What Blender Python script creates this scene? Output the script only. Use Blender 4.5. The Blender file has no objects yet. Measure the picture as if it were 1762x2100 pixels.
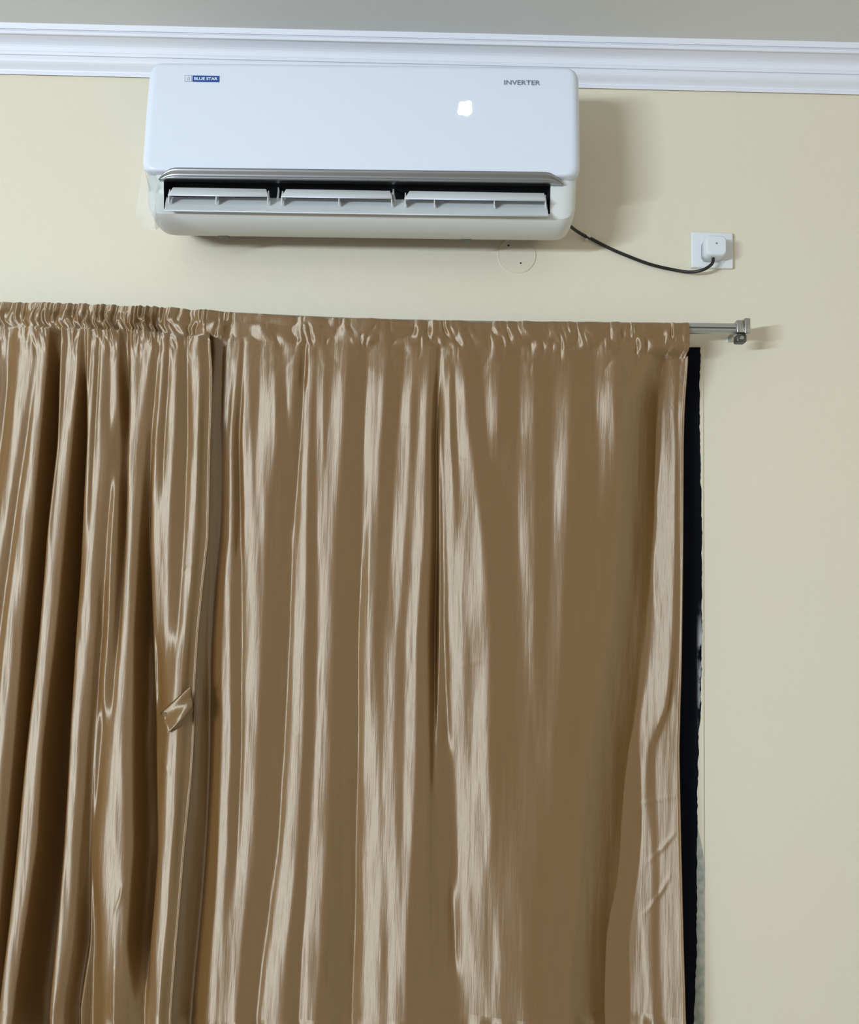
import bpy, bmesh, math
import numpy as np
from mathutils import Matrix, Vector

# ------------------------------------------------------------------ camera, world, lamp, exposure
W, H, F = 1762.0, 2100.0, 1700.0
CAM = Vector((0.0, -1.86, 1.60))
YAW, PITCH, ROLL = math.radians(0.6), math.radians(6.2), math.radians(1.75)
fwd = Vector((-math.sin(YAW)*math.cos(PITCH), math.cos(YAW)*math.cos(PITCH), math.sin(PITCH)))
r0 = Vector((math.cos(YAW), math.sin(YAW), 0)); u0 = r0.cross(fwd)
rgt = r0*math.cos(ROLL) + u0*math.sin(ROLL)
upv = -r0*math.sin(ROLL) + u0*math.cos(ROLL)
sc = bpy.context.scene
col = sc.collection
cd = bpy.data.cameras.new('camera'); cam = bpy.data.objects.new('camera', cd); col.objects.link(cam)
cd.sensor_fit = 'HORIZONTAL'; cd.sensor_width = 36; cd.lens = 36*F/W; cd.clip_start = 0.05
cam.matrix_world = Matrix(((rgt.x, upv.x, -fwd.x, CAM.x), (rgt.y, upv.y, -fwd.y, CAM.y), (rgt.z, upv.z, -fwd.z, CAM.z), (0, 0, 0, 1)))
sc.camera = cam

w = bpy.data.worlds.new('room_ambient'); sc.world = w; w.use_nodes = True
w.node_tree.nodes['Background'].inputs[0].default_value = (1.0, 0.93, 0.84, 1)
w.node_tree.nodes['Background'].inputs[1].default_value = 0.36

LAMP = Vector((-3.9, -5.0, 1.34))
ld = bpy.data.lights.new('tube_light', 'AREA'); ld.shape = 'RECTANGLE'; ld.size = 2.2; ld.size_y = 0.16
ld.energy = 372; ld.color = (0.74, 0.88, 1.02)
lo = bpy.data.objects.new('tube_light', ld); col.objects.link(lo); lo.location = LAMP
lo.rotation_euler = (math.radians(122), 0, math.radians(-76))
sc.view_settings.view_transform = 'Standard'; sc.view_settings.look = 'None'
sc.view_settings.gamma = 1; sc.view_settings.use_curve_mapping = False
sc.view_settings.exposure = 0.0

# ------------------------------------------------------------------ helpers
def P(px, py, d=0.0):
    """point on the plane parallel to the wall, d metres in front of it"""
    v = fwd*F + rgt*(px - W/2) + upv*(H/2 - py)
    t = (-d - CAM.y)/v.y
    return CAM + v*t

def Pn(px, py, d=0.0):
    px = np.asarray(px, float); py = np.asarray(py, float)
    v = [fwd[i]*F + rgt[i]*(px - W/2) + upv[i]*(H/2 - py) for i in range(3)]
    t = (-d - CAM.y)/v[1]
    return CAM.x + v[0]*t, CAM.y + v[1]*t, CAM.z + v[2]*t

def link(o, parent=None):
    col.objects.link(o)
    if parent: o.parent = parent
    return o

def tag(o, label=None, cat=None, group=None, kind=None):
    for k, v in (('label', label), ('category', cat), ('group', group), ('kind', kind)):
        if v: o[k] = v
    return o

def empty(name, loc, label, cat, rot=(0, 0, 0)):
    o = bpy.data.objects.new(name, None); o.location = loc; o.rotation_euler = rot; o.empty_display_size = .05
    link(o); tag(o, label, cat)
    bpy.context.view_layer.update()
    return o

def mesh(name, verts, faces, mat, parent=None, smooth=False, inv=None, bevel=0, seg=2):
    me = bpy.data.meshes.new(name)
    me.from_pydata([tuple(v) for v in verts], [], faces); me.validate()
    bm = bmesh.new(); bm.from_mesh(me); bmesh.ops.recalc_face_normals(bm, faces=bm.faces); bm.to_mesh(me); bm.free()
    if smooth: me.polygons.foreach_set('use_smooth', [True]*len(me.polygons))
    me.materials.append(mat)
    o = bpy.data.objects.new(name, me); link(o, parent)
    if parent is not None and inv: o.matrix_parent_inverse = parent.matrix_world.inverted()
    if bevel:
        b = o.modifiers.new('bevel', 'BEVEL'); b.width = bevel; b.segments = seg; b.limit_method = 'ANGLE'
        b.angle_limit = math.radians(30); b.harden_normals = False
        me.polygons.foreach_set('use_smooth', [True]*len(me.polygons))
    return o

BOXF = [(0, 1, 2, 3), (4, 7, 6, 5), (0, 4, 5, 1), (1, 5, 6, 2), (2, 6, 7, 3), (3, 7, 4, 0)]
def box(name, x0, x1, y0, y1, z0, z1, mat, parent=None, **k):
    v = [(x0, y0, z0), (x1, y0, z0), (x1, y1, z0), (x0, y1, z0), (x0, y0, z1), (x1, y0, z1), (x1, y1, z1), (x0, y1, z1)]
    return mesh(name, v, BOXF, mat, parent, **k)

def tube_mesh(path, r, n=12, cap=True, groove=False):
    """round tube along a list of Vectors"""
    path = [Vector(p) for p in path]; V = []; Fc = []
    for i, p in enumerate(path):
        t = (path[min(i+1, len(path)-1)] - path[max(i-1, 0)]).normalized()
        a = t.cross(Vector((0, 1, 0.01))).normalized(); b = t.cross(a)
        rr = r[i] if isinstance(r, (list, tuple)) else r
        for k in range(n):
            q = 2*math.pi*k/n; u = a*math.cos(q) + b*math.sin(q)
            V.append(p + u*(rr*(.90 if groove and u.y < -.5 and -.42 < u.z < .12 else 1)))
    for i in range(len(path)-1):
        for k in range(n):
            Fc.append((i*n+k, i*n+(k+1) % n, (i+1)*n+(k+1) % n, (i+1)*n+k))
    if cap: Fc += [tuple(range(n)), tuple((len(path)-1)*n+k for k in range(n))]
    return V, Fc

def catmull(pts, n=8):
    out = []; p = [Vector(a) for a in pts]; p = [p[0]*2-p[1]] + p + [p[-1]*2-p[-2]]
    for i in range(1, len(p)-2):
        for k in range(n):
            t = k/n
            out.append(0.5*((2*p[i]) + (p[i+1]-p[i-1])*t + (2*p[i-1]-5*p[i]+4*p[i+1]-p[i+2])*t*t + (3*p[i]-p[i-1]-3*p[i+1]+p[i+2])*t**3))
    out.append(p[-2]); return out

# ------------------------------------------------------------------ materials
def mat(name, color, rough=0.5, metal=0.0, **kw):
    m = bpy.data.materials.new(name); m.use_nodes = True
    b = m.node_tree.nodes['Principled BSDF']
    b.inputs['Base Color'].default_value = (*color, 1); b.inputs['Roughness'].default_value = rough
    b.inputs['Metallic'].default_value = metal
    for k, v in kw.items(): b.inputs[k.replace('_', ' ')].default_value = v
    return m

def noisy(m, scale, amount, color2=None, bump=0.0, bscale=None, stretch=(1, 1, 1)):
    nt = m.node_tree; b = nt.nodes['Principled BSDF']; N = nt.nodes.new; L = nt.links.new
    tc = N('ShaderNodeTexCoord'); mp = N('ShaderNodeMapping'); mp.inputs['Scale'].default_value = stretch
    L(tc.outputs['Object'], mp.inputs[0])
    if color2:
        n = N('ShaderNodeTexNoise'); n.inputs['Scale'].default_value = scale; n.inputs['Detail'].default_value = 4
        L(mp.outputs[0], n.inputs['Vector'])
        mr = N('ShaderNodeMapRange'); mr.inputs[1].default_value = .35; mr.inputs[2].default_value = .65
        mr.inputs[4].default_value = amount; L(n.outputs[0], mr.inputs[0])
        mx = N('ShaderNodeMix'); mx.data_type = 'RGBA'; L(mr.outputs[0], mx.inputs[0])
        mx.inputs[6].default_value = b.inputs['Base Color'].default_value; mx.inputs[7].default_value = (*color2, 1)
        L(mx.outputs[2], b.inputs['Base Color'])
    if bump:
        n2 = N('ShaderNodeTexNoise'); n2.inputs['Scale'].default_value = bscale; n2.inputs['Detail'].default_value = 3
        L(mp.outputs[0], n2.inputs['Vector'])
        bp = N('ShaderNodeBump'); bp.inputs['Strength'].default_value = 1; bp.inputs['Distance'].default_value = bump
        L(n2.outputs[0], bp.inputs['Height']); L(bp.outputs[0], b.inputs['Normal'])
    return m

M_wall = noisy(mat('wall_paint', (0.75, 0.69, 0.535), 0.62), 1.3, 0.6, (0.78, 0.68, 0.53), 0.0012, 35)
M_ceil = noisy(mat('ceiling_paint', (0.69, 0.685, 0.67), 0.85), 2, .5, (0.69, 0.67, 0.63))
M_corn = noisy(mat('cornice_plaster', (0.79, 0.79, 0.85), 0.5), 6, .4, (0.78, 0.78, 0.82))
M_floor = mat('floor_tile', (0.40, 0.34, 0.28), 0.3)
M_ac = mat('ac_white_plastic', (0.745, 0.785, 0.87), 0.28)
M_acb = mat('ac_cream_plastic', (0.72, 0.73, 0.70), 0.4)
M_flap = mat('louvre_grey_plastic', (0.66, 0.67, 0.67), 0.4)
M_dark = mat('outlet_black', (0.008, 0.009, 0.011), 0.7)
M_chrome = mat('chrome_trim', (0.38, 0.39, 0.40), 0.34, 0.95)
M_steel = noisy(mat('brushed_steel', (0.50, 0.50, 0.46), 0.32, 1.0), 40, .3, (.4, .4, .36), 0, 1, (1, 1, 12))
M_rod = mat('satin_steel', (0.50, 0.51, 0.47), 0.42, 0.75)
M_steeld = mat('dark_steel_and_shade', (0.12, 0.12, 0.11), 0.4, 0.8)  # dark bracket parts; also paints the rod's reflection band and notch shade
M_plate = mat('switch_plate_white', (0.78, 0.79, 0.80), 0.3)
M_plug = mat('plug_white', (0.74, 0.77, 0.79), 0.35)
M_cable = mat('black_cable', (0.012, 0.011, 0.010), 0.42)
M_clip = mat('cable_clip_plastic', (0.70, 0.68, 0.56), 0.4)
M_blue = mat('badge_blue', (0.012, 0.07, 0.30), 0.35)
M_white = mat('badge_white', (0.80, 0.84, 0.90), 0.35)
M_grey = mat('print_grey', (0.20, 0.24, 0.27), 0.4)
M_lgrey = mat('print_light_grey', (0.38, 0.41, 0.45), 0.4)
M_led = mat('display_light', (1, 1, 1), 0.5); M_led.node_tree.nodes['Principled BSDF'].inputs['Emission Color'].default_value = (1, 1, 1, 1)
M_led.node_tree.nodes['Principled BSDF'].inputs['Emission Strength'].default_value = 2.5

# satin: woven brown with a bright reflection stretched along the height of the cloth
def satin():
    m = bpy.data.materials.new('golden_brown_satin'); m.use_nodes = True; nt = m.node_tree; N = nt.nodes.new; L = nt.links.new
    b = nt.nodes['Principled BSDF']; out = nt.nodes['Material Output']
    b.inputs['Base Color'].default_value = (0.22, 0.108, 0.031, 1); b.inputs['Roughness'].default_value = 0.55
    b.inputs['Specular IOR Level'].default_value = 0.2
    tc = N('ShaderNodeTexCoord')
    mp = N('ShaderNodeMapping'); mp.inputs['Scale'].default_value = (1, 1, 0.035); L(tc.outputs['Object'], mp.inputs[0])
    n = N('ShaderNodeTexNoise'); n.inputs['Scale'].default_value = 330; n.inputs['Detail'].default_value = 4; n.inputs['Roughness'].default_value = .6
    L(mp.outputs[0], n.inputs['Vector'])
    mp2 = N('ShaderNodeMapping'); mp2.inputs['Scale'].default_value = (1, 1, 0.12); L(tc.outputs['Object'], mp2.inputs[0])
    n2 = N('ShaderNodeTexNoise'); n2.inputs['Scale'].default_value = 60; n2.inputs['Detail'].default_value = 3; L(mp2.outputs[0], n2.inputs['Vector'])
    ad = N('ShaderNodeMath'); ad.operation = 'MULTIPLY_ADD'; ad.inputs[1].default_value = 3.0
    L(n2.outputs[0], ad.inputs[0]); L(n.outputs[0], ad.inputs[2])
    bp = N('ShaderNodeBump'); bp.inputs['Strength'].default_value = 1; bp.inputs['Distance'].default_value = 0.00028
    L(ad.outputs[0], bp.inputs['Height']); L(bp.outputs[0], b.inputs['Normal'])
    mx = N('ShaderNodeMix'); mx.data_type = 'RGBA'; L(n.outputs[0], mx.inputs[0])
    mx.inputs[6].default_value = (0.20, 0.096, 0.026, 1); mx.inputs[7].default_value = (0.25, 0.127, 0.041, 1)
    L(mx.outputs[2], b.inputs['Base Color'])
    g = N('ShaderNodeBsdfAnisotropic'); g.inputs['Color'].default_value = (0.78, 0.70, 0.57, 1)
    g.inputs['Roughness'].default_value = 0.56; g.inputs['Anisotropy'].default_value = 0.75; g.inputs['Rotation'].default_value = 0.25
    L(bp.outputs[0], g.inputs['Normal'])
    cv = N('ShaderNodeCombineXYZ'); cv.inputs[2].default_value = 1.0
    L(cv.outputs[0], g.inputs['Tangent'])
    ms = N('ShaderNodeMixShader'); ms.inputs[0].default_value = 0.30
    L(b.outputs[0], ms.inputs[1]); L(g.outputs[0], ms.inputs[2]); L(ms.outputs[0], out.inputs['Surface'])
    return m
M_satin = satin()

# ------------------------------------------------------------------ the room
XL, XR, YF = -4.8, 2.6, -5.6
ZC = P(881, 67, 0.072).z
b = box('wall_back', XL, XR, 0.0, 0.12, 0, ZC+.1, M_wall); tag(b, kind='structure')
b = box('ceiling', XL, XR, YF, 0.12, ZC, ZC+.1, M_ceil); tag(b, kind='structure')
b = box('floor', XL, XR, YF, 0.12, -.1, 0, M_floor); tag(b, kind='structure')
b = box('wall_left', XL-.12, XL, YF, 0.12, -.1, ZC+.1, M_wall); tag(b, kind='structure')
b = box('wall_right', XR, XR+.12, YF, 0.12, -.1, ZC+.1, M_wall); tag(b, kind='structure')

# cornice profile: (image row at the left edge, depth)
prof = [(151.5, 0.0), (151.5, .006), (145.5, .0075), (144.5, .005)]
prof += [(144.5 - 30*t, .005 + .020*math.sin(t*math.pi/2)**1.4) for t in (.1, .25, .4, .55, .7, .85, 1)]
prof += [(113, .0255), (111.5, .0245), (110, .0285), (104.5, .0305), (103.3, .0285), (101.5, .0285)]
prof += [(101 - 32*t, .029 + .030*(1-math.cos(t*math.pi/2))) for t in (.08, .2, .35, .5, .65, .8, .92, 1)]
prof += [(68.5, .063), (66.5, .065), (61.5, .0665), (60.3, .0645), (58.5, .0645), (57.2, .069), (43.5, .074)]
pts = [(d, P(300, y+7.2, d).z) for y, d in prof]
pts.append((.074, ZC+.02)); pts.append((0.0, ZC+.02))
V = []; n = len(pts)
for x in (XL, XR): V += [(x, -d, z) for d, z in pts]
mesh('trim_1', V, [(i, (i+1) % n, n+(i+1) % n, n+i) for i in range(n)] + [tuple(range(n)), tuple(range(n, 2*n))], M_corn)
bpy.data.objects['trim_1']['kind'] = 'structure'

# ------------------------------------------------------------------ curtains
DR = .080
# bands of the cloth: (row, column, half width, tone), tone 1 = turned to the lamp, 0 = depth of a fold
# faint slanting press creases: ends, sag, height
CREASES = [((1292,1665),(1396,1634),0,.0026), ((925,1370),(1005,1350),0,.0016), ((655,1395),(860,1408),22,.0013), ((735,870),(935,905),-8,.0013),
           ((570,1518),(645,1498),0,.0012), ((955,1480),(1045,1461),0,.0012), ((340,1192),(408,1148),3,.0018), ((1030,1732),(1200,1712),0,.0010),
           ((925,935),(960,950),0,.0014), ((500,1330),(560,1318),0,.0012), ((38,2045),(112,1972),6,.0018), ((330,1560),(352,1590),0,.0016),
           ((1330,1780),(1392,1700),4,.0030), ((1322,1890),(1380,1790),5,.0030), ((235,1880),(262,1790),2,.0022)]
LB = [
 [(760,16,16,.38),(900,3,16,.38),(1100,-32,14,.4),(2060,-190,14,.4)],
 [(760,55,12,.8),(900,37,7,.75),(1100,4,5,.75),(1300,-45,6,.75),(1540,-80,6,.7),(2060,-150,8,.7)],
 [(760,73,2,.4),(900,54,8,.35),(1100,23,10,.3),(1300,0,9,.3),(1540,-25,8,.3),(2060,-110,8,.3)],
 [(760,85,6,.75),(900,69,4,.85),(1100,45,5,.85),(1300,25,6,.9),(1540,3,5,.75),(1740,-25,6,.7),(2060,-70,8,.6)],
 [(760,95,3,.5),(900,80,4,.55),(1100,58,5,.52),(1300,40,6,.5),(1540,20,6,.42),(1740,2,4,.35),(1940,-14,5,.3),(2060,-30,5,.3)],
 [(760,110,9,.1),(900,102,13,.08),(1100,82,10,.05),(1300,64,12,.02),(1540,42,8,0),(1740,22,8,0),(1940,3,7,0),(2060,-10,6,0)],
 [(760,127,2.5,.7),(880,123,2,.6),(1000,112,1.5,.45),(1100,101,1.5,.6),(1200,90,1.5,.3),(1300,84,1,.42)],
 [(760,133,1.5,.2),(880,127,1,.3),(1000,115,1,.3),(1100,105,1,.3)],
 [(760,140,2,.7),(860,136,1,.55)],
 [(760,155,7,.8),(900,136,6,.78),(1100,116,7,.8),(1300,95,8,.75),(1540,72,8,.8),(1740,57,11,.65),(1940,32,10,.55),(2060,16,6,.6)],
 [(760,164,1.5,.5),(900,147,3,.55),(1100,130,4,.45),(1300,112,5,.5),(1540,86,4,.45),(1740,74,3,.4),(1940,47,3,.4),(2060,30,4,.4)],
 [(760,171,4,.05),(900,166,10,.05),(1100,151,12,.06),(1300,136,14,.08),(1540,117,22,.1),(1740,105,22,.08),(1940,83,28,.05),(2060,70,31,.05)],
 [(760,180,1.5,.45),(830,177,1.2,.35),(870,176,.6,.15)],
 [(760,186,2,.05),(830,181,1,.05)],
 [(760,194,4,.7),(900,186,3,.8),(1100,179,2,.6),(1200,174,2,.35),(1300,162,4,.25)],
 [(760,202,2.5,.15),(900,195,2,.15),(1100,184,1,.35)],
 [(760,209,3,.75),(900,204,3,.85),(1100,191,5,.75),(1300,176,7,.75),(1540,158,5,.8),(1740,149,6,.75),(1940,133,9,.6),(2060,118,6,.45)],
 [(760,220,4,.5),(900,217,7,.5),(1100,204,4,.5),(1300,190,4,.5),(1540,172,4,.45),(1740,160,4,.4),(1940,147,3,.35),(2060,130,5,.3)],
 [(760,239,4,.75),(860,236,3,.62),(890,233,2,.5)],
 [(900,236,2,.3),(1100,214,3,.3),(1300,205,4,.2),(1540,187,4,.22),(1740,176,5,.22),(1940,166,8,.18),(2060,150,8,.2)],
 [(900,244,3,.38),(1100,231,6,.4),(1300,225,9,.4),(1540,208,8,.4),(1740,196,6,.45),(1940,195,8,.28),(2060,180,8,.28)],
 [(760,255,8,.2),(900,256,5,.15),(1100,251,5,.15),(1300,241,4,.2),(1540,228,2,.45),(1740,218,2,.5)],
 [(760,271,2,.95),(900,277,6,.85),(1100,268,4,.9),(1300,259,5,.85),(1540,244,8,.7),(1740,242,17,.7),(1940,240,16,.5),(2060,240,16,.42)],
 [(760,286,6,.52),(820,284,3,.5),(870,284,1,.7)],
 [(760,302,3,.9),(840,294,2,.85),(880,288,1,.8)],
 [(760,312,2,.35),(900,293,4,.5),(1100,281,5,.5),(1300,271,5,.5),(1540,262,6,.45),(1740,264,2,.45),(1940,260,2,.4),(2060,265,4,.35)],
 [(760,322,5,.3),(900,308,4,.25),(1100,296,6,.15),(1300,293,12,.15),(1540,293,15,.2),(1740,298,18,.2),(1940,283,16,.2),(2060,288,8,.28)],
 [(760,334,3,.6),(900,321,4,.48),(1000,318,4,.65),(1100,326,4,.75),(1250,325,5,.62),(1400,325,6,.42)],
 [(760,344,3,.25),(900,337,4,.3),(1000,331,3,.45),(1080,332,1,.6)],
 [(760,357,3,.9),(900,351,4,.95),(1000,345,4,.85),(1100,339,4,.85),(1200,337,3,.8),(1300,338,4,.6),(1400,340,3,.42)],
 [(760,376,9,.28),(900,376,14,.33),(1100,367,15,.45),(1300,358,9,.42),(1400,352,6,.4),(1540,330,8,.33),(1740,330,3,.4),(1940,308,5,.4),(2060,310,8,.4)],
 [(760,401,4,.8),(900,405,3,.95),(1100,396,5,.9),(1300,382,6,.85),(1400,372,4,.8),(1540,354,5,.8),(1740,351,8,.75),(1940,337,10,.75),(2060,332,9,.5)],
 [(760,420,5,.45),(900,414,3,.3),(1100,408,5,.4),(1300,394,4,.4),(1540,375,8,.35),(1740,365,2,.4),(1940,353,2,.55),(2060,344,1,.4)],
 [(760,430,1.2,.85),(900,427,1.2,.7),(1100,422,1.2,.6),(1300,402,1.2,.6),(1540,392,1.2,.5),(1740,374,1.2,.5),(1940,357,1,.6),(2060,347,1,.5)],
]
RB = [
 [(760,440,12,.35),(900,439,6,.28),(1100,438,8,.28),(1300,418,12,.28),(1540,415,18,.28),(1740,405,20,.28),(1940,385,20,.28),(2060,365,12,.28)],
 [(760,457,2,.2),(830,454,2,.2)],
 [(760,463,1.5,.6),(900,457,5,.45),(1100,456,4,.45),(1300,450,5,.45),(1540,447,3,.32),(1740,443,4,.36),(1940,428,5,.36),(2060,410,12,.35)],
 [(760,472,2,.4),(860,465,1,.45)],
 [(760,483,4,.9),(900,472,5,.75),(1100,472,5,.7),(1300,467,6,.85),(1540,467,5,.8),(1740,459,7,.75),(1940,447,9,.65),(2060,446,10,.6)],
 [(760,496,3,.25),(900,487,4,.2),(1100,490,6,.25),(1300,483,5,.3),(1540,490,9,.3),(1740,481,7,.35),(1900,464,3,.5),(2060,461,2,.55)],
 [(760,506,4,.9),(900,505,5,.85),(1100,516,6,.8),(1300,524,7,.75),(1540,513,5,.8),(1740,505,7,.78),(1940,484,9,.65),(2060,476,9,.6)],
 [(760,524,9,.5),(900,522,5,.55),(1000,526,2,.65),(1080,526,1,.75)],
 [(760,543,4,.85),(900,543,6,.9),(1000,538,6,.85),(1100,535,5,.8),(1200,534,3,.7)],
 [(760,550,1.5,.5),(860,550,.7,.75)],
 [(760,558,4,.85),(900,557,5,.88),(1000,550,2,.7),(1060,548,2,.5)],
 [(760,575,7,.45),(900,585,13,.44),(1100,578,28,.42),(1300,573,24,.42),(1540,560,26,.42),(1740,552,24,.4),(1940,525,22,.38),(2060,512,18,.38)],
 [(760,592,6,.75),(860,596,2,.6),(890,600,1,.45)],
 [(760,621,6,.25),(900,612,5,.3),(1100,610,3,.4)],
 [(760,635,5,.8),(900,628,4,.85),(1100,624,4,.8),(1300,619,6,.75),(1540,611,10,.7),(1740,598,12,.7),(1940,572,11,.65),(2060,558,13,.6)],
 [(760,647,2,.5),(900,641,4,.45),(1100,640,6,.4),(1300,640,6,.4),(1540,633,6,.38),(1740,621,5,.35),(1940,608,7,.32),(2060,603,8,.36)],
 [(760,656,3,.9),(900,656,4,.78),(1100,660,4,.75),(1300,666,10,.7),(1540,656,7,.7),(1740,650,9,.7),(1940,642,7,.65),(2060,633,8,.6)],
 [(760,672,5,.5),(900,667,2,.5),(1000,669,1,.6)],
 [(760,700,10,.75),(900,684,11,.72),(1000,680,7,.7),(1100,675,4,.6)],
 [(760,732,17,.4),(900,728,16,.4),(1100,718,20,.43),(1300,715,22,.38),(1540,712,26,.35),(1740,707,27,.33),(1940,703,34,.33),(2060,692,34,.34)],
 [(760,772,12,.8),(900,763,12,.8),(1100,759,12,.6),(1300,755,7,.65),(1540,765,12,.7),(1740,764,15,.68),(1940,765,13,.65),(2060,765,13,.6)],
 [(760,810,16,.4),(900,799,13,.45),(1100,790,9,.42),(1300,778,7,.45),(1540,784,3,.58),(1740,784,2,.6),(1940,792,4,.47),(2060,788,4,.5)],
 [(760,838,6,.85),(900,831,7,.85),(1100,818,6,.85),(1300,804,6,.75),(1540,797,6,.7),(1740,800,9,.68),(1940,812,8,.65),(2060,808,9,.6)],
 [(760,851,3,.6),(820,850,5,.5),(900,850,4,.5),(1100,838,4,.6),(1300,823,5,.5),(1540,820,7,.5),(1740,820,3,.55),(1940,823,1,.6)],
 [(760,862,2,.62),(820,861,1,.55)],
 [(760,873,4,.85),(900,867,5,.85),(1100,860,7,.78),(1300,845,8,.8),(1540,844,6,.75),(1740,835,6,.7),(1940,829,3,.6),(2060,825,4,.55)],
 [(760,884,3,.42),(900,880,3,.4),(1100,878,3,.4),(1300,866,7,.4),(1540,868,8,.4),(1740,862,11,.38),(1940,850,11,.35),(2060,850,11,.36)],
 [(760,899,3,.1),(900,894,4,.1),(1100,895,4,.12),(1300,891,6,.15),(1540,890,4,.22),(1740,888,4,.33),(1940,878,4,.33)],
 [(760,907,2,.4),(900,905,3,.4),(1100,908,5,.4),(1300,908,7,.4),(1540,913,10,.38),(1740,914,16,.37),(1940,915,23,.35),(2060,908,20,.37)],
 [(760,917,4,.85),(900,918,3,.9),(1100,926,6,.85),(1300,938,9,.8),(1540,950,11,.8),(1740,958,12,.63),(1940,971,10,.62),(2060,985,18,.56)],
 [(760,929,4,.5),(900,931,5,.45),(1100,943,4,.6),(1300,957,3,.6),(1540,967,2,.68)],
 [(760,942,5,.88),(900,950,7,.85),(1100,965,8,.88),(1300,982,16,.8),(1540,982,10,.8),(1740,986,12,.62),(1940,1000,10,.55),(2060,1040,22,.56)],
 [(760,970,16,.4),(900,983,13,.42),(1100,1025,24,.42),(1300,1035,22,.42),(1540,1018,10,.43),(1740,1030,15,.5),(1940,1050,22,.52)],
 [(760,1009,8,.78),(900,1009,6,.72),(960,1011,5,.6)],
 [(760,1045,18,.43),(900,1042,18,.42),(960,1044,15,.42)],
 [(760,1082,8,.65),(900,1082,10,.62),(1100,1084,8,.65),(1300,1084,9,.6),(1540,1090,8,.5),(1740,1090,8,.48)],
 [(760,1115,15,.45),(900,1115,13,.46),(1100,1115,13,.46),(1300,1108,7,.45),(1540,1107,4,.45)],
 [(760,1155,10,.6),(900,1152,9,.68),(1100,1146,10,.56),(1300,1137,10,.55),(1540,1123,6,.5),(1740,1115,6,.42)],
 [(760,1197,17,.42),(900,1195,20,.42),(1100,1195,28,.42),(1300,1195,35,.42),(1540,1195,45,.37),(1740,1200,60,.37),(1940,1180,70,.38),(2060,1175,75,.38)],
 [(760,1241,9,.78),(830,1238,8,.78),(900,1248,12,.6),(1000,1245,10,.5),(1100,1240,8,.43)],
 [(760,1275,10,.4),(850,1265,4,.4),(900,1269,3,.42),(1100,1268,8,.4)],
 [(715,1322,6,.65),(760,1306,6,.6),(830,1285,5,.5),(880,1278,3,.42)],
 [(715,1343,4,.3),(760,1338,8,.3),(900,1330,24,.32),(1100,1325,22,.32),(1300,1300,28,.34),(1540,1280,18,.36),(1740,1285,10,.37),(1940,1265,8,.38)],
 [(760,1363,6,.38),(890,1359,3,.34)],
 [(760,1382,6,.85),(900,1379,10,.9),(1100,1375,11,.9),(1300,1368,12,.8),(1450,1350,14,.7),(1540,1328,6,.78),(1640,1318,8,.72),(1740,1325,12,.76),(1940,1308,15,.78),(2060,1315,18,.74)],
 [(760,1394,2,.45),(900,1394,1.5,.55),(1100,1392,2,.45),(1300,1387,3,.36),(1450,1376,3,.4),(1540,1343,5,.5),(1640,1343,7,.52),(1740,1350,4,.52),(1940,1349,4,.5),(2060,1352,5,.52)],
 [(760,1402,3,.85),(900,1401,2,.7),(1100,1398,1.5,.6),(1300,1395,1.5,.5),(1450,1385,3,.6),(1540,1366,8,.82),(1640,1370,10,.78),(1740,1378,9,.76),(1940,1379,10,.76),(2060,1380,9,.74)],
]
GB = [0, .05, .12, .2, .3, .38, .45, .6, .75, .9, 1.0]
GM = [.9, .9, .9, .95, .80, .60, .44, .14, .04, .01, 0]

def blur(a, s, axis):
    r = int(max(1, 3*s)); k = np.exp(-.5*(np.arange(-r, r+1)/s)**2); k /= k.sum()
    pad = [(0, 0), (0, 0)]; pad[axis] = (r, r)
    ap = np.pad(a, pad, mode='edge')
    return np.apply_along_axis(lambda v: np.convolve(v, k, 'valid'), axis, ap)

def vnoise(x, y, seed):
    """smooth value noise on arrays"""
    xi = np.floor(x).astype(int); yi = np.floor(y).astype(int); fx = x-xi; fy = y-yi
    fx = fx*fx*(3-2*fx); fy = fy*fy*(3-2*fy)
    def h(a, b):
        q = np.sin(a*127.1 + b*311.7 + seed*74.7)*43758.5453
        return q - np.floor(q)
    return (h(xi, yi)*(1-fx)+h(xi+1, yi)*fx)*(1-fy) + (h(xi, yi+1)*(1-fx)+h(xi+1, yi+1)*fx)*fy - .5

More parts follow.
